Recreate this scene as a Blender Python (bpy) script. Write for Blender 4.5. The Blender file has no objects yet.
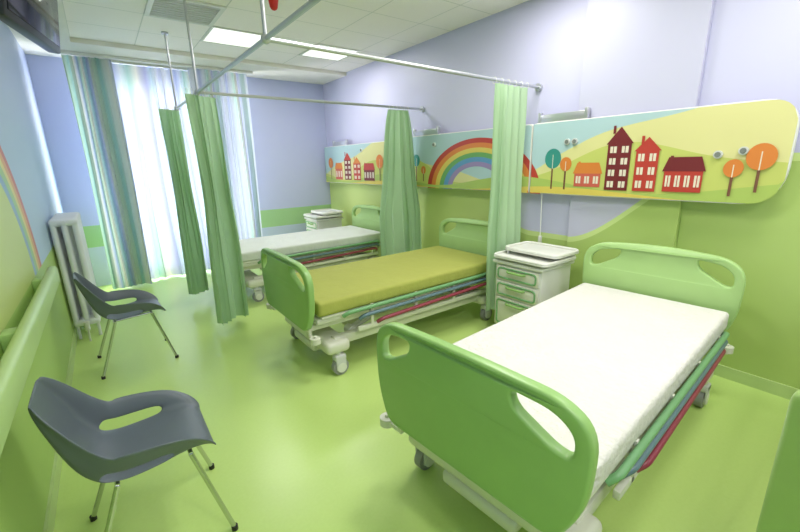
import bpy, bmesh, math, random
from mathutils import Vector, Matrix
random.seed(4)
scene = bpy.context.scene
COL = scene.collection
try:
    scene.view_settings.view_transform = 'Standard'
    scene.view_settings.exposure = 0.0
except Exception as e:
    print(e)

# ------------------------------------------------------------------ materials
def lin(h):
    c = [v/255 for v in h]
    return tuple((v/12.92 if v <= .04045 else ((v+.055)/1.055)**2.4) for v in c) + (1,)

class N:
    def __init__(s, nt, sock): s.nt = nt; s.s = sock
    def _m(s, op, o=None, o2=None):
        n = s.nt.nodes.new('ShaderNodeMath'); n.operation = op
        s.nt.links.new(s.s, n.inputs[0])
        for i, x in ((1, o), (2, o2)):
            if x is None: continue
            if isinstance(x, N): s.nt.links.new(x.s, n.inputs[i])
            else: n.inputs[i].default_value = x
        return N(s.nt, n.outputs[0])
    def __add__(s, o): return s._m('ADD', o)
    def __sub__(s, o): return s._m('SUBTRACT', o)
    def __mul__(s, o): return s._m('MULTIPLY', o)
    def __truediv__(s, o): return s._m('DIVIDE', o)
    def gt(s, o): return s._m('GREATER_THAN', o)
    def lt(s, o): return s._m('LESS_THAN', o)
    def sqrt(s): return s._m('SQRT')
    def abs(s): return s._m('ABSOLUTE')
    def smooth(s, a, b, c=0., d=1.):
        n = s.nt.nodes.new('ShaderNodeMapRange'); n.interpolation_type = 'SMOOTHSTEP'
        s.nt.links.new(s.s, n.inputs[0])
        for i, v in enumerate((a, b, c, d)): n.inputs[i+1].default_value = v
        return N(s.nt, n.outputs[0])

def cmix(nt, f, a, b):
    n = nt.nodes.new('ShaderNodeMix'); n.data_type = 'RGBA'
    if isinstance(f, N): nt.links.new(f.s, n.inputs[0])
    else: n.inputs[0].default_value = f
    for i, v in ((6, a), (7, b)):
        if isinstance(v, tuple): n.inputs[i].default_value = v
        else: nt.links.new(v, n.inputs[i])
    return n.outputs[2]

def coords(nt):
    tc = nt.nodes.new('ShaderNodeTexCoord')
    sp = nt.nodes.new('ShaderNodeSeparateXYZ')
    nt.links.new(tc.outputs['Object'], sp.inputs[0])
    return tc, [N(nt, sp.outputs[i]) for i in range(3)]

def base(name):
    m = bpy.data.materials.new(name); m.use_nodes = True
    nt = m.node_tree
    return m, nt, nt.nodes['Principled BSDF']

def mat(name, col, rough=.5, metal=0., var=.06, nscale=6., bump=0., bscale=60., spec=.5):
    m, nt, b = base(name)
    c = lin(col)
    tc = nt.nodes.new('ShaderNodeTexCoord')
    no = nt.nodes.new('ShaderNodeTexNoise'); no.inputs['Scale'].default_value = nscale
    nt.links.new(tc.outputs['Object'], no.inputs['Vector'])
    lo = tuple(max(0, v*(1-var)) for v in c[:3]) + (1,)
    hi = tuple(min(1, v*(1+var)) for v in c[:3]) + (1,)
    nt.links.new(cmix(nt, N(nt, no.outputs[0]), lo, hi), b.inputs['Base Color'])
    b.inputs['Roughness'].default_value = rough
    b.inputs['Metallic'].default_value = metal
    b.inputs['Specular IOR Level'].default_value = spec
    if bump:
        n2 = nt.nodes.new('ShaderNodeTexNoise'); n2.inputs['Scale'].default_value = bscale
        n2.inputs['Detail'].default_value = 5
        nt.links.new(tc.outputs['Object'], n2.inputs['Vector'])
        bp = nt.nodes.new('ShaderNodeBump'); bp.inputs['Strength'].default_value = bump
        bp.inputs['Distance'].default_value = .02
        nt.links.new(n2.outputs[0], bp.inputs['Height'])
        nt.links.new(bp.outputs[0], b.inputs['Normal'])
    return m

def emat(name, col, strength):
    m, nt, b = base(name)
    b.inputs['Base Color'].default_value = lin(col)
    b.inputs['Emission Color'].default_value = lin(col)
    b.inputs['Emission Strength'].default_value = strength
    return m

def fabric(name, col=None, transl=.35, transp=0., stripes=None, axis=0):
    m = bpy.data.materials.new(name); m.use_nodes = True
    nt = m.node_tree; nt.nodes.clear()
    out = nt.nodes.new('ShaderNodeOutputMaterial')
    d = nt.nodes.new('ShaderNodeBsdfDiffuse'); t = nt.nodes.new('ShaderNodeBsdfTranslucent')
    mx = nt.nodes.new('ShaderNodeMixShader'); mx.inputs[0].default_value = transl
    tc = nt.nodes.new('ShaderNodeTexCoord')
    if stripes:
        at = nt.nodes.new('ShaderNodeUVMap')
        sp = nt.nodes.new('ShaderNodeSeparateXYZ'); nt.links.new(at.outputs[0], sp.inputs[0])
        r = nt.nodes.new('ShaderNodeValToRGB'); r.color_ramp.interpolation = 'LINEAR'
        cr = r.color_ramp
        n = len(stripes)
        cr.elements[0].position = 0; cr.elements[0].color = lin(stripes[0])
        cr.elements[1].position = 1; cr.elements[1].color = lin(stripes[-1])
        for i in range(1, n-1):
            e = cr.elements.new(i/(n-1)); e.color = lin(stripes[i])
        fr = N(nt, sp.outputs[0])._m('FRACT')
        nt.links.new(fr.s, r.inputs[0]); c = r.outputs[0]
    else:
        no = nt.nodes.new('ShaderNodeTexNoise'); no.inputs['Scale'].default_value = 4
        nt.links.new(tc.outputs['Object'], no.inputs['Vector'])
        k = lin(col); c = cmix(nt, N(nt, no.outputs[0]), tuple(v*.92 for v in k[:3])+(1,), k)
    nt.links.new(c, d.inputs[0]); nt.links.new(c, t.inputs[0])
    nt.links.new(d.outputs[0], mx.inputs[1]); nt.links.new(t.outputs[0], mx.inputs[2])
    last = mx.outputs[0]
    if transp:
        tp = nt.nodes.new('ShaderNodeBsdfTransparent')
        m2 = nt.nodes.new('ShaderNodeMixShader'); m2.inputs[0].default_value = transp
        nt.links.new(last, m2.inputs[1]); nt.links.new(tp.outputs[0], m2.inputs[2]); last = m2.outputs[0]
    nt.links.new(last, out.inputs[0])
    return m

M = {}
M['bedgreen'] = mat('bed_green_plastic', (148, 188, 110), .32)
M['bedgreen2'] = mat('bed_light_green_plastic', (168, 202, 130), .36)
M['endgreen'] = mat('end_board_green_plastic', (164, 194, 112), .36)
M['white'] = mat('white_plastic', (226, 226, 218), .4)
M['cream'] = mat('cream_enamel', (220, 220, 204), .4)
M['grayp'] = mat('gray_caster_plastic', (206, 208, 204), .4)
M['socket'] = mat('dark_gray_socket_plastic', (120, 126, 120), .4)
M['rubber'] = mat('gray_rubber', (150, 152, 152), .6)
M['chrome'] = mat('chrome', (205, 207, 210), .18, 1., var=.02)
M['alu'] = mat('brushed_aluminium', (200, 202, 206), .35, .8, var=.03)
M['chair'] = mat('slate_gray_plastic', (98, 107, 116), .38, nscale=12)
M['railgreen'] = mat('rail_green', (118, 168, 116), .35)
M['railblue'] = mat('rail_blue_gray', (104, 130, 140), .35)
M['railred'] = mat('rail_crimson', (150, 62, 80), .35)
M['black'] = mat('black_plastic', (22, 23, 26), .3)
M['screen'] = mat('dark_glass_screen', (12, 14, 18), .08)
M['red'] = mat('red_plastic', (215, 40, 30), .3)
M['rad'] = mat('white_radiator_enamel', (228, 230, 238), .35)
M['bumper'] = mat('pale_green_vinyl', (182, 210, 138), .36)
M['skirt'] = mat('pale_green_skirting', (190, 212, 144), .4)
M['mint'] = fabric('mint_green_curtain_fabric', (200, 228, 190), .40)
M['sheet_white'] = mat('white_quilted_sheet', (220, 217, 210), .85, var=.05, bump=.7, bscale=30)
M['sheet_olive'] = mat('olive_green_sheet', (170, 174, 84), .8, var=.05, bump=.35, bscale=14)
M['sheet_far'] = mat('pale_sheet', (214, 218, 210), .85, var=.05, bump=.3, bscale=20)
M['winframe'] = mat('white_window_frame', (225, 228, 235), .4)

# ------------------------------------------------------------------ mesh helpers
def new_obj(name, me, mats, parent=None, smooth=True, ang=35):
    for m in (mats if isinstance(mats, (list, tuple)) else [mats]): me.materials.append(m)
    if smooth:
        for p in me.polygons: p.use_smooth = True
        me.set_sharp_from_angle(angle=math.radians(ang))
    o = bpy.data.objects.new(name, me); COL.objects.link(o)
    if parent: o.parent = parent
    return o

def root(name, label, category, group=None):
    e = bpy.data.objects.new(name, None); e.empty_display_size = .1; COL.objects.link(e)
    tag(e, label, category, group); return e

def tag(o, label, category, group=None):
    o['label'] = label; o['category'] = category
    if group: o['group'] = group

def struct(o, label=None, cat=None):
    o['kind'] = 'structure'
    if label: o['label'] = label
    if cat: o['category'] = cat
    return o

class B:
    def __init__(s): s.bm = bmesh.new()
    def merge(s, t, mi=0, mtx=None):
        for f in t.faces: f.material_index = mi
        if mtx is not None: bmesh.ops.transform(t, matrix=mtx, verts=t.verts)
        me = bpy.data.meshes.new('t'); t.to_mesh(me); t.free()
        s.bm.from_mesh(me); bpy.data.meshes.remove(me)
    def box(s, x0, x1, y0, y1, z0, z1, mi=0, bev=0., seg=2, mtx=None):
        t = bmesh.new(); bmesh.ops.create_cube(t, size=1)
        bmesh.ops.transform(t, matrix=Matrix.Translation(((x0+x1)/2, (y0+y1)/2, (z0+z1)/2)) @ Matrix.Diagonal((abs(x1-x0), abs(y1-y0), abs(z1-z0), 1)), verts=t.verts)
        if bev: bmesh.ops.bevel(t, geom=t.edges[:], offset=bev, segments=seg, profile=.5, affect='EDGES')
        s.merge(t, mi, mtx); return s
    def cyl(s, p0, p1, r, mi=0, seg=20, r2=None):
        p0, p1 = Vector(p0), Vector(p1); d = p1-p0
        t = bmesh.new()
        bmesh.ops.create_cone(t, cap_ends=True, segments=seg, radius1=r, radius2=r if r2 is None else r2, depth=d.length)
        q = d.to_track_quat('Z', 'Y').to_matrix().to_4x4()
        s.merge(t, mi, Matrix.Translation((p0+p1)/2) @ q); return s
    def sph(s, c, r, mi=0, sc=(1, 1, 1)):
        t = bmesh.new(); bmesh.ops.create_uvsphere(t, u_segments=16, v_segments=10, radius=r)
        s.merge(t, mi, Matrix.Translation(c) @ Matrix.Diagonal((*sc, 1))); return s
    def tube(s, pts, r, mi=0, seg=10, closed=False):
        pts = [Vector(p) for p in pts]; n = len(pts)
        t = bmesh.new(); rings = []
        up = None
        for i, p in enumerate(pts):
            a = pts[(i-1) % n] if (closed or i > 0) else p
            b = pts[(i+1) % n] if (closed or i < n-1) else p
            d = (b-a).normalized()
            if up is None:
                up = Vector((0, 0, 1)) if abs(d.z) < .9 else Vector((1, 0, 0))
            sx = d.cross(up).normalized(); up = sx.cross(d).normalized()
            rings.append([t.verts.new(p + r*(math.cos(k*2*math.pi/seg)*sx + math.sin(k*2*math.pi/seg)*up)) for k in range(seg)])
        for i in range(n if closed else n-1):
            A, C = rings[i], rings[(i+1) % n]
            for k in range(seg):
                t.faces.new((A[k], A[(k+1) % seg], C[(k+1) % seg], C[k]))
        if not closed:
            t.faces.new(rings[0][::-1]); t.faces.new(rings[-1])
        bmesh.ops.recalc_face_normals(t, faces=t.faces[:])
        s.merge(t, mi); return s
    def obj(s, name, mats, parent=None, smooth=True, ang=35):
        me = bpy.data.meshes.new(name); s.bm.to_mesh(me); s.bm.free()
        return new_obj(name, me, mats, parent, smooth, ang)

def arc_pts(pts, d=.05, n=6, closed=False):
    P = [Vector(p[0]) if isinstance(p[0], (tuple, list)) else Vector(p) for p in pts]
    D = [p[1] if isinstance(p[0], (tuple, list)) else d for p in pts]
    out = []; m = len(P)
    for i in range(m):
        if not closed and i in (0, m-1): out.append(P[i]); continue
        a, b, c = P[i-1], P[i], P[(i+1) % m]
        da = min(D[i], (a-b).length*.49); dc = min(D[i], (c-b).length*.49)
        s, e = b+(a-b).normalized()*da, b+(c-b).normalized()*dc
        for k in range(n+1):
            u = k/n; out.append((1-u)**2*s + 2*u*(1-u)*b + u*u*e)
    return out

def plate_mesh(outline, holes, th, bev, mtx):
    cu = bpy.data.curves.new('c', 'CURVE'); cu.dimensions = '2D'; cu.fill_mode = 'BOTH'
    for loop in [outline] + holes:
        sp = cu.splines.new('POLY'); sp.points.add(len(loop)-1); sp.use_cyclic_u = True
        for i, p in enumerate(loop): sp.points[i].co = (p[0], p[1], 0, 1)
    cu.extrude = th/2 - bev; cu.bevel_depth = bev; cu.offset = -bev; cu.bevel_resolution = 3
    ob = bpy.data.objects.new('c', cu); COL.objects.link(ob)
    bpy.context.view_layer.update()
    me = bpy.data.meshes.new_from_object(ob.evaluated_get(bpy.context.evaluated_depsgraph_get()))
    bpy.data.objects.remove(ob); bpy.data.curves.remove(cu)
    me.materials.clear()
    bm = bmesh.new(); bm.from_mesh(me); bmesh.ops.remove_doubles(bm, verts=bm.verts, dist=.0002)
    bm.to_mesh(me); bm.free()
    me.transform(mtx); return me
YZ = Matrix(((0, 0, 1, 0), (1, 0, 0, 0), (0, 1, 0, 0), (0, 0, 0, 1)))

def deep_copy(o, parent=None):
    c = o.copy(); COL.objects.link(c)
    if parent is not None: c.parent = parent
    for ch in list(o.children): deep_copy(ch, c)
    return c

# ------------------------------------------------------------------ dimensions
XL, XR, YF, YN, ZC = -.46, 3.456, 6.85, -2.4, 3.02

# ------------------------------------------------------------------ room shell
LAV = lin((198, 197, 226)); GRN = lin((174, 200, 104)); LGRN = lin((206, 226, 142))
def wallmat_right(name, lav):
    m, nt, b = base(name)
    tc, (x, y, z) = coords(nt)
    bd2 = (y-2.2).abs().smooth(.2, 1.4, .84, 1.55)
    bd = bd2 + .05
    c = cmix(nt, (z-bd).lt(0), lav, LGRN)
    c = cmix(nt, (z-bd2).lt(0), c, GRN)
    c = cmix(nt, y.smooth(2.4, 2.9)*z.lt(1.6), c, lin((200, 218, 126)))
    no = nt.nodes.new('ShaderNodeTexNoise'); no.inputs['Scale'].default_value = 1.5
    nt.links.new(tc.outputs['Object'], no.inputs[0])
    c = cmix(nt, N(nt, no.outputs[0])*.08, c, lin((255, 255, 255)))
    nt.links.new(c, b.inputs['Base Color']); b.inputs['Roughness'].default_value = .45
    return m
def wallmat_left():
    m, nt, b = base('left_wall_paint')
    tc, (x, y, z) = coords(nt)
    r = ((y-2.7)*(y-2.7) + (z-.9)*(z-.9)).sqrt()/1.4
    ra = nt.nodes.new('ShaderNodeValToRGB'); cr = ra.color_ramp; cr.interpolation = 'CONSTANT'
    st = [(0, (194, 208, 130)), (.58, (136, 170, 198)), (.64, (160, 196, 136)), (.70, (218, 206, 124)), (.75, (216, 162, 108)), (.80, (198, 112, 102)), (.85, (172, 194, 220))]
    cr.elements[0].color = lin(st[0][1]); cr.elements[1].position = st[1][0]; cr.elements[1].color = lin(st[1][1])
    for p, c in st[2:]:
        e = cr.elements.new(p); e.color = lin(c)
    nt.links.new(r.s, ra.inputs[0])
    c = cmix(nt, z.lt(.92), ra.outputs[0], lin((168, 198, 110)))
    c = cmix(nt, z.smooth(1.7, 2.4), c, lin((182, 194, 226)))
    nt.links.new(c, b.inputs['Base Color']); b.inputs['Roughness'].default_value = .45
    return m
def wallmat_far():
    m, nt, b = base('window_wall_paint')
    tc, (x, y, z) = coords(nt)
    c = cmix(nt, z.lt(.86), lin((190, 196, 230)), lin((160, 202, 140)))
    c = cmix(nt, z.lt(.56), c, lin((190, 202, 226)))
    no = nt.nodes.new('ShaderNodeTexNoise'); nt.links.new(tc.outputs['Object'], no.inputs[0])
    c = cmix(nt, N(nt, no.outputs[0])*.06, c, (1, 1, 1, 1))
    nt.links.new(c, b.inputs['Base Color']); b.inputs['Roughness'].default_value = .5
    return m
def ceilmat():
    m, nt, b = base('ceiling_tiles')
    tc, (x, y, z) = coords(nt)
    fx = ((x/.6)._m('FRACT')-.5).abs().gt(.491); fy = ((y/.6)._m('FRACT')-.5).abs().gt(.491)
    line = fx._m('MAXIMUM', fy)
    no = nt.nodes.new('ShaderNodeTexNoise'); no.inputs['Scale'].default_value = 120
    nt.links.new(tc.outputs['Object'], no.inputs[0])
    c = cmix(nt, N(nt, no.outputs[0]), lin((248, 240, 234)), lin((255, 250, 246)))
    c = cmix(nt, line*.5, c, lin((184, 188, 178)))
    nt.links.new(c, b.inputs['Base Color']); b.inputs['Roughness'].default_value = .8
    return m
def floormat():
    m, nt, b = base('green_vinyl_floor')
    tc, (x, y, z) = coords(nt)
    n2 = nt.nodes.new('ShaderNodeTexNoise'); n2.inputs['Scale'].default_value = 60; n2.inputs['Detail'].default_value = 5
    nt.links.new(tc.outputs['Object'], n2.inputs[0])
    c = cmix(nt, N(nt, n2.outputs[0]), lin((192, 220, 124)), lin((200, 226, 134)))
    nt.links.new(c, b.inputs['Base Color'])
    b.inputs['Roughness'].default_value = .30
    b.inputs['Specular IOR Level'].default_value = .6
    return m

o = B().box(XL-.2, XR+.2, YN-.2, YF+.3, -.1, 0).obj('floor', floormat(), smooth=False); struct(o, 'glossy yellow-green vinyl floor', 'floor')
o = B().box(XL-.2, XR+.2, YN-.2, YF+.3, ZC, ZC+.1).obj('ceiling', ceilmat(), smooth=False); struct(o, 'white suspended tile ceiling', 'ceiling')
WR = wallmat_right('headboard_wall_paint', LAV); WP = wallmat_right('pilaster_paint', lin((192, 191, 216)))
o = B().box(XR, XR+.15, YN, YF, 0, ZC).obj('wall_right', WR, smooth=False); struct(o, 'lavender wall with green lower part', 'wall')
o = B().box(XL-.15, XL, YN, YF, 0, ZC).obj('wall_left', wallmat_left(), smooth=False); struct(o, 'pale blue wall with painted rainbow', 'wall')
o = B().box(XL-.15, XR+.15, YN-.15, YN, 0, ZC).obj('wall_near', mat('near_wall_paint', (206, 212, 222), .6), smooth=False); struct(o, 'pale lavender painted wall', 'wall')
wx0, wx1, wz0, wz1 = .02, 1.72, .12, 2.72
b = B()
b.box(XL-.15, wx0, YF, YF+.2, 0, ZC).box(wx1, XR+.15, YF, YF+.2, 0, ZC).box(wx0, wx1, YF, YF+.2, 0, wz0).box(wx0, wx1, YF, YF+.2, wz1, ZC)
o = b.obj('wall_far', wallmat_far(), smooth=False); struct(o, 'lavender wall with green stripe and tall window', 'wall')
b = B()
for (a, c) in ((wx0, wx0+.06), (wx1-.06, wx1), ((wx0+wx1)/2-.05, (wx0+wx1)/2+.05)): b.box(a, c, YF+.06, YF+.13, wz0, wz1, bev=.008)
for (a, c) in ((wz0, wz0+.07), (wz1-.06, wz1), (2.05, 2.12)): b.box(wx0, wx1, YF+.065, YF+.125, a, c, bev=.008)
o = b.obj('window_1', M['winframe']); struct(o, 'tall white framed window', 'window')
PT = .045
b = B().box(XR-PT, XR, 1.10, 1.97, 0, ZC, bev=.006)
o = b.obj('trim_1', WP, smooth=False); struct(o, 'shallow painted wall pillar', 'pillar')
o = B().box(XR-.012, XR, YN, 1.10, 0, .09).box(XR-.012, XR, 1.97, YF, 0, .09).box(XR-PT-.012, XR-PT, 1.10, 1.97, 0, .09).obj('baseboard_right', M['skirt'], smooth=False); struct(o, 'pale green skirting', 'baseboard')
o = B().box(XL, XL+.012, YN, YF, 0, .09).obj('baseboard_left', M['skirt'], smooth=False); struct(o, 'pale green skirting', 'baseboard')
o = B().box(wx1+.02, XR, YF-.012, YF, 0, .09).obj('baseboard_far', M['skirt'], smooth=False); struct(o, 'pale green skirting', 'baseboard')
plaster = mat('ceiling_plaster', (240, 236, 226), .7)
o = B().box(XL, XR, 6.0, YF, ZC-.05, ZC).box(XL, .0, YN, 6.0, ZC-.05, ZC).obj('trim_2', plaster, smooth=False); struct(o, 'smooth plaster ceiling border', 'ceiling border')

# ------------------------------------------------------------------ ceiling lights
def area(name, loc, rot, sx, sy, power, col=(1, 1, 1), parent=None):
    l = bpy.data.lights.new(name, 'AREA'); l.shape = 'RECTANGLE'; l.size = sx; l.size_y = sy
    l.energy = power; l.color = col
    o = bpy.data.objects.new(name, l); o.location = loc; o.rotation_euler = rot; COL.objects.link(o)
    if parent: o.parent = parent
    return o
lamp_mat = emat('lit_diffuser', (255, 255, 250), .9)
LK = .68
for i, (x, y, p) in enumerate([(1.5, 5.1, 28), (2.7, 5.1, 24), (2.7, 2.1, 28), (1.5, 1.5, 38), (2.7, .3, 26), (.9, -.9, 54), (2.7, -1.5, 28)]):  # first pair in view; the others are out of view, added as interior fill
    r = root('ceiling_light', 'square recessed lit ceiling panel in white frame', 'ceiling light', 'recessed ceiling lights')
    r.location = (x, y, ZC)
    b = B(); b.box(-.3, .3, -.3, -.275, -.012, 0).box(-.3, .3, .275, .3, -.012, 0).box(-.3, -.275, -.275, .275, -.012, 0).box(.275, .3, -.275, .275, -.012, 0)
    b.obj('frame', M['white'], r)
    B().box(-.275, .275, -.275, .275, -.006, 0).obj('diffuser', lamp_mat, r)
    area('lamp', (0, 0, -.02), (0, 0, 0), .52, .52, p*LK, (1, .985, .965), r)
r = root('ceiling_vent', 'square white slatted ceiling air vent', 'air vent'); r.location = (.9, 4.5, ZC)
b = B(); b.box(-.3, .3, -.3, -.26, -.015, 0).box(-.3, .3, .26, .3, -.015, 0).box(-.3, -.26, -.26, .26, -.015, 0).box(.26, .3, -.26, .26, -.015, 0)
b.obj('frame', M['white'], r)
b = B()
for k in range(9): b.box(-.26, .26, -.24+k*.058, -.215+k*.058, -.012, -.001)
b.obj('slats', mat('vent_gray', (206, 208, 206), .5), r)
r = root('fire_alarm', 'small red fire alarm sounder on white base', 'fire alarm'); r.location = (1.46, 3.72, ZC)
B().cyl((0, 0, -.03), (0, 0, 0), .055).obj('base', M['white'], r)
B().cyl((0, 0, -.085), (0, 0, -.03), .035, r2=.045).sph((0, 0, -.085), .035).obj('sounder', M['red'], r)

# daylight
w = bpy.data.worlds.new('World'); scene.world = w; w.use_nodes = True
w.node_tree.nodes['Background'].inputs[0].default_value = (.85, .93, 1, 1)
w.node_tree.nodes['Background'].inputs[1].default_value = 1.5
o = area('daylight', ((wx0+wx1)/2, YF+.45, 1.5), (math.radians(-90), 0, 0), 1.9, 2.8, 300, (.96, .985, 1))
o['label'] = 'daylight entering through the tall window'; o['category'] = 'daylight'

# ------------------------------------------------------------------ pleated fabric
def pleated(name, p0, p1, z0, z1, folds, amp, mats, topw=1., seed=0, rep=1., nz=18, sway=0., parent=None, pinch=0.):
    rnd = random.Random(seed)
    p0, p1 = Vector((*p0, 0)), Vector((*p1, 0)); L = p1-p0; d = L.normalized(); n = Vector((-d.y, d.x, 0))
    nu = folds*12; c = (p0+p1)/2
    ph = [rnd.uniform(-1.5, 1.5) for _ in range(folds+2)]; am = [rnd.uniform(.25, 1.3) for _ in range(folds+2)]
    am2 = [rnd.uniform(.2, 1.4) for _ in range(folds+2)]
    wd = [rnd.uniform(.45, 1.7) for _ in range(folds)]; tot = sum(wd); cum = [0]
    for q in wd: cum.append(cum[-1]+q/tot)
    bm = bmesh.new(); uvl = bm.loops.layers.uv.new('UVMap'); V = []
    for j in range(nz+1):
        v = j/nz; z = z1+(z0-z1)*v
        wf = (topw+(1-topw)*min(1, v*1.5)**.7)*(1-pinch*math.exp(-((v-.38)/.2)**2))
        row = []
        for i in range(nu+1):
            f = i/nu*folds; k = min(int(f), folds-1); fr = f-k
            u = cum[k]+(cum[k+1]-cum[k])*fr
            s2 = fr*fr*(3-2*fr)
            a1 = am[k]*(1-s2)+am[k+1]*s2; a2 = am2[k]*(1-s2)+am2[k+1]*s2
            A = amp*(a1*(1-v)+a2*v)*(.5+.5*min(1, v*3)); P = ph[k]*(1-s2)+ph[k+1]*s2
            off = A*math.sin(2*math.pi*f+P*v)
            al = (u-.5)*L.length*wf + .2*A*math.sin(4*math.pi*f+P) + sway*math.sin(3.5*v+7*u)
            p = c+d*al+n*(off+.014*math.sin(4*v+seed)); row.append(bm.verts.new((p.x, p.y, z+.006*math.sin(9*u+seed)*v)))
        V.append(row)
    for j in range(nz):
        for i in range(nu):
            f = bm.faces.new((V[j][i], V[j][i+1], V[j+1][i+1], V[j+1][i]))
            for lp, (a, bb) in zip(f.loops, ((i, j), (i+1, j), (i+1, j+1), (i, j+1))): lp[uvl].uv = (a/nu*rep, 1-bb/nz)
    me = bpy.data.meshes.new(name); bm.to_mesh(me); bm.free()
    return new_obj(name, me, mats, parent, ang=80)

st1 = [(178, 194, 166), (140, 180, 172), (206, 206, 188), (146, 164, 196), (170, 198, 176), (208, 206, 192), (138, 174, 178), (158, 170, 202), (196, 204, 194), (178, 194, 166)]
st2 = [(210, 214, 230), (230, 233, 236), (172, 180, 214), (222, 227, 231), (176, 208, 196), (230, 229, 220), (182, 184, 216), (194, 216, 210), (210, 214, 230)]
st3 = [(216, 220, 238), (242, 244, 246), (182, 190, 226), (230, 235, 242), (186, 218, 208), (242, 240, 230), (192, 192, 228), (208, 226, 234), (242, 244, 246), (216, 220, 238)]
DR = fabric('striped_drape_fabric', stripes=st1, transl=.38)
DR2 = fabric('striped_light_drape_fabric', stripes=st2, transl=.28, transp=.005)
SH = fabric('striped_sheer_fabric', stripes=st3, transl=.11, transp=.004)
o = pleated('window_curtain', (-.12, 6.46), (.36, 6.46), .02, 2.93, 7, .05, DR, seed=2, rep=1.3, sway=.012); tag(o, 'gathered pale teal, beige and blue striped floor-length curtain beside radiator', 'curtain')
o = pleated('window_curtain', (1.22, 6.48), (2.0, 6.48), .02, 2.93, 8, .055, DR2, seed=5, rep=2., sway=.015); tag(o, 'pale blue and lilac striped floor-length curtain', 'curtain')
o = pleated('sheer_curtain', (.12, 6.66), (1.6, 6.66), .03, 2.93, 11, .085, SH, seed=8, rep=2., sway=.025); tag(o, 'thin pale striped sheer curtain over bright window', 'curtain')
r = root('curtain_track', 'white ceiling track holding window curtains', 'curtain track')
B().box(-.2, 2.1, 6.42, 6.50, 2.935, 2.97, bev=.005).obj('track', M['white'], r)
B().box(-.1, 2.0, 6.63, 6.69, 2.935, 2.97, bev=.005).obj('track', M['white'], r)

# ------------------------------------------------------------------ privacy rails
ZR = 2.25; XA = .83; YB, YE = 4.1, 5.3; YA0, YA1 = 2.27, 2.40
r = root('curtain_rail', 'silver tubular privacy curtain rail hung from ceiling', 'curtain rail')
B().tube([(XA, -1.6, ZR), (XA, YE, ZR)], .014).obj('long_rail', M['alu'], r)
for (y, y1) in ((YA0, YA1), (YB, YB)):
    B().tube([(XA, y, ZR), (XR-.01, y1, ZR)], .014).cyl((XR-.03, y1, ZR), (XR, y1, ZR), .035).obj('cross_rail', M['alu'], r)
for y in (YA0, YB, YE-.01, -.2):
    B().tube([(XA, y, ZR), (XA, y, ZC)], .011).cyl((XA, y, ZC-.02), (XA, y, ZC), .035).sph((XA, y, ZR), .026).obj('hanger_rod', M['alu'], r)

def pcurt(p0, p1, folds, amp, topw, seed, z0, lab, pinch=.12):
    rt = root('privacy_curtain', lab, 'curtain', 'mint privacy curtains')
    pleated('fabric', p0, p1, z0, ZR-.03, folds, amp, M['mint'], topw=topw, seed=seed, parent=rt, pinch=pinch, sway=.008)
    c0, c1 = Vector((*p0, 0)), Vector((*p1, 0)); c = (c0+c1)/2
    for k in range(6):
        p = c+(c1-c0)*topw*(k/5-.5)
        pts = []
        for a in range(12):
            t = a*math.pi/6; n = (c1-c0).normalized().cross(Vector((0, 0, 1)))
            pts.append(p+n*.02*math.cos(t)+Vector((0, 0, ZR-.01+.026*math.sin(t))))
        B().tube(pts, .0025, seg=6, closed=True).obj('ring', M['white'], rt)
pcurt((2.74, 2.35), (3.24, 2.37), 6, .044, .92, 31, .20, 'gathered mint green privacy curtain beside bedside cabinet with trays')
pcurt((2.74, YB), (3.38, YB), 7, .065, .45, 12, .30, 'gathered mint green privacy curtain pushed against wall')
pcurt((.71, YB-.1), (.99, YB+.06), 5, .062, .95, 21, .08, 'gathered mint green privacy curtain at rail junction', .22)
pcurt((.63, YE-.2), (.85, YE-.08), 5, .05, .95, 14, .12, 'gathered mint green privacy curtain at rail end by window', .2)

# ------------------------------------------------------------------ bed
def make_caster(parent, x, y):
    b = B(); b.cyl((x, y, .16), (x, y, .25), .022)
    b.box(x-.035, x+.05, y-.036, y-.026, .05, .165, bev=.004).box(x-.035, x+.05, y+.026, y+.036, .05, .165, bev=.004)
    b.box(x-.04, x+.055, y-.036, y+.036, .125, .17, bev=.012)
    c = b.obj('caster', M['grayp'], parent)
    b = B()
    b.cyl((x+.01, y-.022, .066), (x+.01, y+.022, .066), .066, 0, 28).cyl((x+.01, y-.038, .066), (x+.01, y+.038, .066), .040, 1, 20)
    b.obj('wheel', [M['rubber'], M['white']], c)

def board_mesh(zt, zb, x, slot=True, square=False):
    h = zt-zb
    ol = [((-.42, zb), .06), ((-.495, zb+.30*h), .1), ((-.505, zt-.10), .10), ((-.40, zt-.02), .08), ((-.12, zt), .1), ((.12, zt), .1), ((.40, zt-.02), .08), ((.505, zt-.10), .10), ((.495, zb+.30*h), .1), ((.42, zb), .06)]
    if square: ol = [((-.5, zb), .04), ((-.5, zt), .04), ((.5, zt), .04), ((.5, zb), .04)]
    right = [((.235, zt-.056), .03), ((.38, zt-.070), .05), ((.448, zt-.125), .045), ((.446, zt-.205), .035), ((.395, zt-.20), .04), ((.25, zt-.115), .035)]
    left = [((-p[0], p[1]), d) for (p, d) in right][::-1]
    f = lambda L: [(v.x, v.y) for v in arc_pts([((p[0], p[1], 0), d) for (p, d) in L], n=6, closed=True)]
    me = plate_mesh(f(ol), [f(right), f(left)] if slot else [], .048, .012, Matrix.Translation((x, 0, 0)) @ YZ)
    for v in me.vertices: v.co.x += (1 if x > 0 else -1)*(.035*(1-(v.co.y/.5)**2))
    return me

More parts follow.
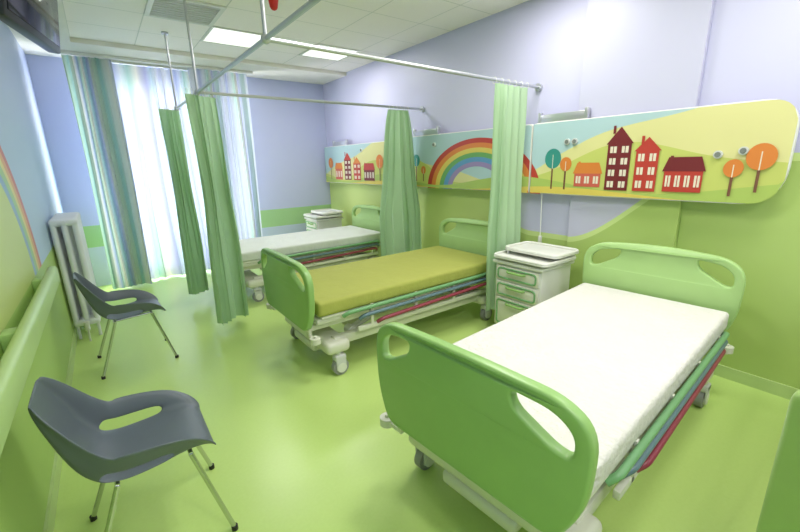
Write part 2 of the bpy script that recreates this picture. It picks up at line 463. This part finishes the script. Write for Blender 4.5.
def make_bed(label, sheet):
    r = root('hospital_bed', label, 'hospital bed', 'adjustable hospital beds')
    new_obj('footboard', board_mesh(.945, .42, -1.06), M['bedgreen'], r, ang=50)
    new_obj('headboard', board_mesh(.98, .40, 1.06), M['bedgreen2'], r, ang=50)
    b = B(); b.box(-1.01, 1.01, -.44, .44, .455, .50, bev=.012)
    for k in range(4): b.box(-.98+k*.5, -.53+k*.5, -.455, .455, .495, .52, bev=.01)
    b.obj('deck', M['cream'], r)
    me = bpy.data.meshes.new('mattress'); bm = bmesh.new(); bmesh.ops.create_cube(bm, size=1)
    bmesh.ops.transform(bm, matrix=Matrix.Translation((0, 0, .578)) @ Matrix.Diagonal((2.0, .93, .115, 1)), verts=bm.verts)
    bmesh.ops.bevel(bm, geom=bm.edges[:], offset=.03, segments=4, profile=.6, affect='EDGES')
    bm.to_mesh(me); bm.free()
    mo = new_obj('mattress', me, M[sheet], r, ang=60)
    for s in (-1, 1):
        for col, z, yy, x0, x1, dip in (('railgreen', .512, .482, -.80, .93, .0), ('railblue', .466, .484, -.66, .92, .01), ('railred', .418, .488, -.50, .88, .03)):
            b = B(); pts = arc_pts([(x0, s*(yy-.03), z-.03-dip), (x0+.03, s*yy, z-dip), (x1-.03, s*yy, z+.012), (x1, s*(yy-.03), z-.02)], .03)
            b.tube(pts, .016, seg=12); b.obj('side_rail', M[col], r)
        for x in (-.55, -.1, .35, .8):
            b = B()
            b.box(x-.014, x+.014, s*.463-.006, s*.463+.006, .33, .53, bev=.004)
            b.box(x-.02, x+.02, min(s*.40, s*.465), max(s*.40, s*.465), .44, .47, bev=.004)
            b.obj('rail_bracket', M['cream'], r)
        B().box(-.68, .9, s*.455-.014, s*.455+.014, .325, .365, bev=.006).obj('lower_bar', M['cream'], r)
    b = B()
    for s in (-1, 1): b.box(-.86, .86, s*.36-.035, s*.36+.035, .225, .30, bev=.012); b.box(-.95, .95, s*.36-.02, s*.36+.02, .40, .455, bev=.008)
    for x in (-.85, .85): b.box(x-.10, x+.10, -.455, .455, .185, .285, bev=.035, seg=3)
    for x in (-.5, 0, .5): b.box(x-.02, x+.02, -.36, .36, .405, .44, bev=.005)
    for s in (-1, 1): b.box(-1.07, -.9, s*.36-.02, s*.36+.02, .40, .44, bev=.006)
    b.box(-.62, .62, -.16, .16, .24, .30, bev=.02)
    b.obj('frame', M['cream'], r)
    b = B()
    for s in (-1, 1):
        for (xa, xb) in ((-.66, -.24), (.66, .24)):
            b.tube([(xa, s*.28, .28), (xb, s*.28, .42)], .027)
            b.cyl((xa, s*.25, .28), (xa, s*.33, .28), .04)
    b.box(-.2, .2, -.14, .14, .29, .40, bev=.03).cyl((.16, 0, .34), (.62, 0, .36), .032)
    b.obj('lift_linkage', M['white'], r)
    b = B(); b.box(-.96, -.76, -.20, .20, .13, .20, bev=.025, seg=3); b.obj('pedal_cover', M['cream'], r)
    for x in (-.85, .85):
        for y in (-.42, .42): make_caster(r, x, y)
    for x in (-1.05, 1.05):
        for s in (-1, 1):
            B().cyl((x, s*.475, .345), (x, s*.475, .385), .038, 0, 24).cyl((x, s*.475, .33), (x, s*.475, .40), .012).box(x-.012, x+.012, min(s*.36, s*.47), max(s*.36, s*.47), .355, .375).cyl((x, s*.38, .36), (x, s*.38, .43), .014).obj('corner_bumper', M['cream'], r)
    return r, mo
bed3, mat3 = make_bed('green-boarded hospital bed with bare white quilted mattress beside a cabinet', 'sheet_white')
def other(label, sheet):
    c = deep_copy(bed3); c['label'] = label
    for ch in c.children:
        if ch.name.startswith('mattress'):
            ch.data = ch.data.copy(); ch.data.materials[0] = M[sheet]
    return c
bed2 = other('green-boarded hospital bed with olive green sheet between two curtains', 'sheet_olive')
bed1 = other('green-boarded hospital bed with pale white mattress by the window', 'sheet_far')
bed4 = other('green-boarded hospital bed with white mattress, mostly out of sight', 'sheet_white')
for ch in bed4.children:
    if ch.name.startswith('footboard'):
        ch.data = board_mesh(1.06, .33, -1.06, slot=False, square=True); ch.data.materials.append(M['endgreen'])
        for p in ch.data.polygons: p.use_smooth = True
        ch.data.set_sharp_from_angle(angle=.7)
bed3.location = (2.02, 1.01, 0); bed3.rotation_euler = (0, 0, math.radians(4.3))
bed2.location = (2.10, 2.95, 0)
bed1.location = (2.14, 5.10, 0)
bed4.location = (2.31, -.39, 0)

# ------------------------------------------------------------------ bedside cabinet (front faces -X)
def make_cabinet(label):
    r = root('bedside_cabinet', label, 'bedside cabinet', 'bedside cabinets')
    w, d = .24, .22
    b = B(); b.box(-d, d, -w, w, .10, .70, bev=.015); b.obj('body', M['white'], r)
    b = B(); b.box(-d-.03, d+.02, -w-.02, w+.02, .70, .735, bev=.015)
    b.obj('top', M['white'], r)
    f = lambda x0, x1, y0, y1, rr: [(v.x, v.y) for v in arc_pts([((x0, y0, 0), rr), ((x1, y0, 0), rr), ((x1, y1, 0), rr), ((x0, y1, 0), rr)], closed=True)]
    def tray(z, x0, x1, y0, y1, name, m):
        me = plate_mesh(f(x0, x1, y0, y1, .07), [], .016, .005, Matrix.Translation((0, 0, z)))
        bb = B(); bb.bm.from_mesh(me)
        pts = arc_pts([((x0+.01, y0+.01, z+.014), .07), ((x1-.01, y0+.01, z+.014), .07), ((x1-.01, y1-.01, z+.014), .07), ((x0+.01, y1-.01, z+.014), .07)], closed=True)
        bb.tube(pts, .013, closed=True, seg=8); bb.obj(name, m, r)
    tray(.762, -.27, .22, -.30, .26, 'tray', M['white'])
    tray(.812, -.14, .24, -.31, .24, 'upper_tray', M['white'])
    for (x, y) in ((-.1, .2), (.18, .2), (.18, -.2)): B().cyl((x, y, .735), (x, y, .808), .012).obj('tray_support', M['alu'], r)
    for nm, z0, z1 in (('drawer', .555, .685), ('drawer', .40, .54), ('door', .12, .385)):
        dr = B().box(-d-.018, -d+.002, -w+.02, w-.02, z0, z1, bev=.01).obj(nm, M['cream'], r)
        zz = z1-.04
        b = B(); yy = w-.045
        b.tube(arc_pts([((-d-.018, -yy, z0+.022), .03), ((-d-.018, yy, z0+.022), .03), ((-d-.018, yy, z1-.02), .03), ((-d-.018, -yy, z1-.02), .03)], closed=True), .0085, closed=True, seg=8)
        b.obj('green_trim', M['railgreen'], dr)
        b = B(); b.tube(arc_pts([(-d-.018, -.09, zz), (-d-.045, -.08, zz), (-d-.045, .08, zz), (-d-.018, .09, zz)], .02), .011); b.obj('handle', M['bedgreen'], dr)
    for x in (-d+.05, d-.05):
        for y in (-w+.05, w-.05):
            B().cyl((x, y-.012, .03), (x, y+.012, .03), .03).cyl((x, y, .04), (x, y, .105), .01).obj('caster', M['rubber'], r)
    return r
c3 = make_cabinet('cream bedside cabinet with green-trimmed drawers and stacked trays on top')
c3.location = (2.99, 2.03, 0)
c1 = deep_copy(c3); c1['label'] = 'cream bedside cabinet with trays beside the bed by the window'; c1.location = (2.95, 6.16, 0)

# ------------------------------------------------------------------ chairs (face +X)
def make_chair(label):
    r = root('chair', label, 'chair', 'gray plastic chairs')
    rows = [(.235, .415, 70, .17, .012), (.215, .44, 85, .185, .035), (.15, .452, 90, .20, .075), (.08, .447, 90, .21, .10), (.0, .438, 90, .215, .12), (-.07, .434, 88, .215, .13),
            (-.13, .44, 75, .21, .13), (-.18, .465, 52, .208, .125), (-.215, .51, 32, .205, .11), (-.24, .57, 22, .20, .09), (-.262, .64, 17, .19, .068), (-.282, .71, 14, .175, .048), (-.298, .765, 12, .155, .03), (-.308, .81, 12, .12, .012)]
    cols = [0, .3, .6, .8, .92, 1.0, 1.12]
    def cs(t, hw, rise):
        if t <= .8: return hw*t/.8*.92, rise*.06*(t/.8)**3
        if t <= .92: return hw*(.92+.06*(t-.8)/.12), rise*(.06+.36*(t-.8)/.12)
        if t <= 1.: return hw*(.98+.06*(t-.92)/.08), rise*(.42+.34*(t-.92)/.08)
        return hw*1.05+.016, rise*1.08
    bm = bmesh.new(); G = []
    ts = [-c for c in cols[:0:-1]] + cols
    for (x, z, ang, hw, rise) in rows:
        nx, nz = math.cos(math.radians(ang)), math.sin(math.radians(ang))
        row = []
        for t in ts:
            y, rr = cs(abs(t), hw, rise)
            row.append(bm.verts.new((x+nx*rr, math.copysign(y, t) if t else 0, z+nz*rr)))
        G.append(row)
    nc = len(ts)
    for j in range(len(rows)-1):
        for i in range(nc-1):
            tm = abs((ts[i]+ts[i+1])/2)
            if .82 < tm < .92 and 3 <= j <= 6: continue
            bm.faces.new((G[j][i], G[j][i+1], G[j+1][i+1], G[j+1][i]))
    bmesh.ops.recalc_face_normals(bm, faces=bm.faces[:])
    me = bpy.data.meshes.new('shell'); bm.to_mesh(me); bm.free()
    o = new_obj('seat_shell', me, M['chair'], r, ang=80)
    s = o.modifiers.new('s', 'SOLIDIFY'); s.thickness = .010; s.offset = 0
    s = o.modifiers.new('ss', 'SUBSURF'); s.levels = 2; s.render_levels = 2
    b = B()
    b.tube(arc_pts([(.14, -.17, .42), (.14, .17, .42)], .03), .010).tube([(-.12, -.17, .41), (-.12, .17, .41)], .010)
    b.tube([(.14, -.12, .42), (-.12, -.12, .41)], .009).tube([(.14, .12, .42), (-.12, .12, .41)], .009)
    b.obj('underframe', M['chrome'], r)
    for s in (-1, 1):
        for (xa, za, xb) in ((.14, .42, .25), (-.12, .41, -.27)):
            l = B().tube([(xa, s*.165, za), (xb, s*.235, .012)], .0105).obj('leg', M['chrome'], r)
            B().cyl((xb, s*.235, 0), (xb, s*.235, .022), .014).obj('foot_cap', M['black'], l)
    return r
ch1 = make_chair('slate gray plastic shell chair with chrome legs beside wall handrail')
ch2 = deep_copy(ch1); ch2['label'] = 'slate gray plastic shell chair with chrome legs by the radiator'
ch1.location = (-.03, 1.85, 0)
ch2.location = (.01, 3.9, 0); ch2.rotation_euler = (0, 0, math.radians(3))

# ------------------------------------------------------------------ radiator
r = root('radiator', 'white cast column radiator against wall beside window curtain', 'radiator')
for k in range(9):
    y = 4.74+k*.085; b = B()
    for x in (-.42, -.34, -.26):
        b.tube([(x, y, .17), (x, y, 1.13)], .024, seg=14)
    for z in (.16, 1.14):
        b.box(-.446, -.234, y-.028, y+.028, z-.034, z+.034, bev=.026, seg=4)
        b.cyl((-.34, y-.043, z), (-.34, y+.043, z), .022, seg=12)
    if k in (0, 8): b.cyl((-.42, y, 0), (-.42, y, .15), .014).cyl((-.26, y, 0), (-.26, y, .15), .014)
    b.obj('column', M['rad'], r)
B().cyl((-.34, 4.60, .16), (-.34, 4.71, .16), .013).cyl((-.34, 4.61, .12), (-.34, 4.61, .20), .022).tube([(-.34, 4.61, .13), (-.34, 4.61, 0)], .009).obj('valve', M['white'], r)

# ------------------------------------------------------------------ handrail bumper
r = root('wall_handrail', 'pale green vinyl bumper handrail along wall', 'handrail')
B().box(-.405, -.35, YN+.05, 3.64, .825, .955, bev=.025, seg=4).obj('rail', M['bumper'], r)
for k in range(6):
    y = -1.9+k*1.05; B().box(XL, -.39, y-.05, y+.05, .84, .93, bev=.008).obj('bracket', M['bedgreen2'], r)

# ------------------------------------------------------------------ TV
r = root('television', 'black flat television on wall arm under the ceiling', 'television')
r.location = (-.13, 2.80, 2.44); a = math.radians(-13); r.rotation_euler = (0, math.radians(8), a)
B().box(-.035, .03, -.33, .33, -.2, .2, bev=.012).obj('casing', M['black'], r)
B().box(.028, .034, -.30, .30, -.165, .18, bev=.001).obj('screen', M['screen'], r)
inv = Matrix.Rotation(-a, 3, 'Z'); e = inv @ Vector((-.30, 0, 0))
B().tube([(-.03, 0, 0), e], .02).box(-.06, -.03, -.08, .08, -.08, .08, bev=.004).obj('mount_arm', M['black'], r)

# ------------------------------------------------------------------ mural panels
PX = 3.34
PC = {k: mat('mural_'+k, v, .38, var=.04, nscale=3) for k, v in dict(
    sky=(172, 200, 204), pale=(216, 212, 148), hill=(194, 202, 108), hill2=(170, 192, 98), teal=(56, 142, 132), green=(104, 162, 94),
    orange=(214, 128, 58), red=(184, 62, 52), dark=(114, 38, 44), brown=(120, 80, 60), yellow=(216, 196, 94), blue=(92, 148, 192),
    cream=(226, 218, 198), lilac=(150, 132, 180), rose=(202, 98, 82)).items()}
PK = list(PC)
def make_panel(label, y0, y1, z0, z1, R0, items, lights, sockets):
    r = root('mural_panel', label, 'wall panel', 'painted wall service panels')
    f = [(v.x, v.y) for v in arc_pts([((y0, z0, 0), R0), ((y0, z1, 0), R0*.8), ((y1, z1, 0), .03), ((y1, z0, 0), .03)], n=10, closed=True)]
    me = plate_mesh(f, [], .04, .006, Matrix.Translation((PX+.021, 0, 0)) @ YZ)
    new_obj('board', me, M['white'], r)
    B().box(PX+.04, XR-PT-.001, y0+.15, y1-.05, z0+.1, z1-.1, bev=.005).obj('trunking', M['alu'], r)
    bm = bmesh.new(); lay = [0]
    def poly(pts, c, new=True):
        if new: lay[0] += 1
        x = PX-.0004-.00035*lay[0]
        fc = bm.faces.new([bm.verts.new((x, p[0], p[1])) for p in pts]); fc.material_index = PK.index(c)
        fc.normal_update()
        if fc.normal.x > 0: fc.normal_flip()
    def inset(y, R, top):
        t = y-y0-.012
        if t < R: t = max(t, 0); return R-math.sqrt(max(0, R*R-(R-t)**2))
        return 0
    def lo(y): return z0+.008+inset(y, R0*.62, 0)
    def hi(y): return z1-.008-inset(y, R0*.5, 1)
    def hill(fn, c):
        lay[0] += 1; n = 70; ya_, yb_ = y0+.008, y1-.005
        for i in range(n):
            a, b2 = ya_+(yb_-ya_)*i/n, ya_+(yb_-ya_)*(i+1)/n
            ta, tb = min(fn(a), hi(a)), min(fn(b2), hi(b2))
            if ta <= lo(a)+.001 and tb <= lo(b2)+.001: continue
            poly([(a, lo(a)), (b2, lo(b2)), (b2, max(tb, lo(b2)+.0005)), (a, max(ta, lo(a)+.0005))], c, False)
    def circ(y, z, rad, c, sx=1.):
        poly([(y+rad*sx*math.cos(k*math.pi/14), z+rad*math.sin(k*math.pi/14)) for k in range(28)], c)
    def tree(y, z, rad, c, zb):
        poly([(y-.008, zb), (y+.008, zb), (y+.008, z), (y-.008, z)], 'brown'); circ(y, z, rad, c, .92)
        poly([(y-.003, z-rad), (y+.003, z-rad), (y+.003, z+rad*.4), (y-.003, z+rad*.4)], 'cream')
    def house(ya_, yb_, zb, zt, zg, c, rc, cols, rws, gable=True):
        poly([(ya_, zb), (yb_, zb), (yb_, zt), (ya_, zt)], c)
        ov = .014
        if gable: poly([(ya_-ov, zt), (yb_+ov, zt), ((ya_+yb_)/2, zg)], rc)
        else: poly([(ya_-ov, zt), (yb_+ov, zt), (yb_-.02, zg), (ya_+.02, zg)], rc)
        w = (yb_-ya_)/cols; h = (zt-zb)/rws; lay[0] += 1
        for i in range(cols):
            for j in range(rws):
                a = ya_+w*(i+.22); b2 = ya_+w*(i+.78); c0 = zb+h*(j+.25); c1 = zb+h*(j+.8)
                poly([(a, c0), (b2, c0), (b2, c1), (a, c1)], 'cream', False)
        lay[0] += 1
        for i in range(cols):
            for j in range(rws):
                m0 = ya_+w*(i+.5); poly([(m0-.003, zb+h*(j+.25)), (m0+.003, zb+h*(j+.25)), (m0+.003, zb+h*(j+.8)), (m0-.003, zb+h*(j+.8))], c, False)
        poly([(yb_-.05, zg-.05), (yb_-.03, zg-.05), (yb_-.03, zg+.01), (yb_-.05, zg+.01)], rc)
    def rainbow(yc, ro, zs, ri, kz):
        cl = ['red', 'orange', 'yellow', 'green', 'blue', 'lilac']; st = (ro-ri)/len(cl); lay[0] += 1
        for q, c in enumerate(cl):
            a, b2 = ro-q*st, ro-(q+1)*st
            for k in range(60):
                t0, t1 = math.pi*k/60, math.pi*(k+1)/60
                P = [(yc+R_*math.cos(t), zs+kz*R_*math.sin(t)) for (R_, t) in ((a, t0), (a, t1), (b2, t1), (b2, t0))]
                P = [(min(max(p[0], y0+.006), y1-.006), p[1]) for p in P]
                if max(p[0] for p in P)-min(p[0] for p in P) < .0005 : continue
                poly(P, c, False)
    items(dict(hill=hill, tree=tree, house=house, rainbow=rainbow, circ=circ, poly=poly))
    me = bpy.data.meshes.new('mural'); bm.to_mesh(me); bm.free()
    new_obj('mural', me, [PC[k] for k in PK], r, smooth=False)
    for y in lights:
        b = B(); b.box(PX+.03, XR-PT-.001, y-.2, y+.2, z1+.0, z1+.012, bev=.003)
        b.box(PX+.02, PX+.032, y-.22, y+.22, z1-.005, z1+.07, bev=.004).box(PX+.036, PX+.06, y-.19, y+.19, z1+.012, z1+.055, bev=.01)
        b.box(PX+.015, PX+.06, y-.24, y-.21, z1-.01, z1+.09, bev=.004).box(PX+.015, PX+.06, y+.21, y+.24, z1-.01, z1+.09, bev=.004)
        b.obj('reading_light', M['alu'], r)
    for (y, z) in sockets:
        B().cyl((PX-.016, y, z), (PX+.002, y, z), .026, 0, 24).cyl((PX-.022, y, z), (PX-.012, y, z), .017, 1, 20).obj('socket', [M['grayp'], M['socket']], r)
    return r
S = math.sin
def backdrop(k):
    k['hill'](lambda y: 9, 'sky')
    k['hill'](lambda y: 1.64+.24*S(1.55*y+.1)+.05*S(4.2*y) if y > 1.9 else 1.64+.24*S(1.55*y+.1)+.05*S(4.2*y)+.10*(1.9-y), 'pale')
    k['hill'](lambda y: 1.52+.16*S(1.9*y-1.0)+.04*S(5*y), 'hill')
def foredrop(k):
    k['hill'](lambda y: 1.38+.06*S(2.7*y+1), 'hill2')
    k['hill'](lambda y: 1.315+.035*S(2.3*y+3), 'yellow')
def it3(k):
    backdrop(k)
    k['rainbow'](3.06, .82, 1.28, .38, .68)
    foredrop(k)
    k['tree'](2.13, 1.60, .088, 'teal', 1.33); k['tree'](2.00, 1.55, .06, 'orange', 1.33)
    k['house'](1.68, 1.91, 1.36, 1.47, 1.56, 'rose', 'orange', 3, 1, False)
    k['house'](1.46, 1.64, 1.34, 1.70, 1.83, 'dark', 'dark', 2, 4)
    k['house'](1.26, 1.42, 1.34, 1.64, 1.74, 'red', 'red', 2, 3)
    k['house'](.97, 1.21, 1.345, 1.49, 1.59, 'red', 'dark', 4, 1, False)
    k['tree'](.81, 1.51, .058, 'orange', 1.33); k['tree'](.68, 1.58, .082, 'orange', 1.36)
def it2(k):
    backdrop(k)
    k['rainbow'](3.06, .82, 1.28, .38, .68)
    foredrop(k)
    k['tree'](4.10, 1.62, .075, 'teal', 1.36); k['tree'](3.96, 1.50, .05, 'orange', 1.36)
def it1(k):
    backdrop(k); foredrop(k)
    k['house'](6.1, 6.35, 1.34, 1.52, 1.62, 'rose', 'orange', 3, 1, False)
    k['house'](5.8, 6.02, 1.34, 1.66, 1.78, 'dark', 'red', 2, 4)
    k['house'](5.5, 5.72, 1.34, 1.60, 1.70, 'red', 'orange', 2, 3)
    k['house'](5.1, 5.4, 1.34, 1.50, 1.60, 'dark', 'red', 4, 1, False)
    k['tree'](6.5, 1.62, .09, 'orange', 1.34); k['tree'](4.95, 1.62, .10, 'orange', 1.34); k['tree'](4.75, 1.54, .07, 'green', 1.34); k['tree'](4.55, 1.60, .08, 'teal', 1.34)
make_panel('rounded wall panel painted with red houses and orange trees', .545, 2.36, 1.28, 1.92, .24, it3, [2.09], [(.905, 1.60), (.775, 1.62), (2.0, 1.74), (1.93, 1.74)])
make_panel('wall panel painted with a rainbow over hills', 2.37, 4.30, 1.28, 1.92, .03, it2, [3.95], [(3.75, 1.80), (4.18, 1.42)])
make_panel('wall panel painted with red houses and trees by the window', 4.42, 6.74, 1.28, 1.90, .03, it1, [6.2], [(5.45, 1.80)])
r = root('pull_cord', 'thin white call cord hanging from wall panel', 'cord')
B().tube([(3.37, 2.24, 1.28), (3.375, 2.24, 1.1), (3.37, 2.23, .86)], .004, seg=6).obj('cord', M['white'], r)
B().box(3.355, 3.385, 2.215, 2.245, .80, .87, bev=.006).obj('handset', M['white'], r)

# ------------------------------------------------------------------ camera
cam = bpy.data.cameras.new('camera'); co = bpy.data.objects.new('camera', cam); COL.objects.link(co)
cam.sensor_width = 36; cam.lens = 392/800*36; cam.clip_start = .05
R = Vector((.8003, -.5991, -.0241)).normalized(); F = Vector((.5745, .7777, -.2552)).normalized()
U = R.cross(F).normalized(); R = F.cross(U).normalized()
mtx = Matrix(((R.x, U.x, -F.x, 0), (R.y, U.y, -F.y, 0), (R.z, U.z, -F.z, 1.6), (0, 0, 0, 1)))
co.matrix_world = mtx
scene.camera = co
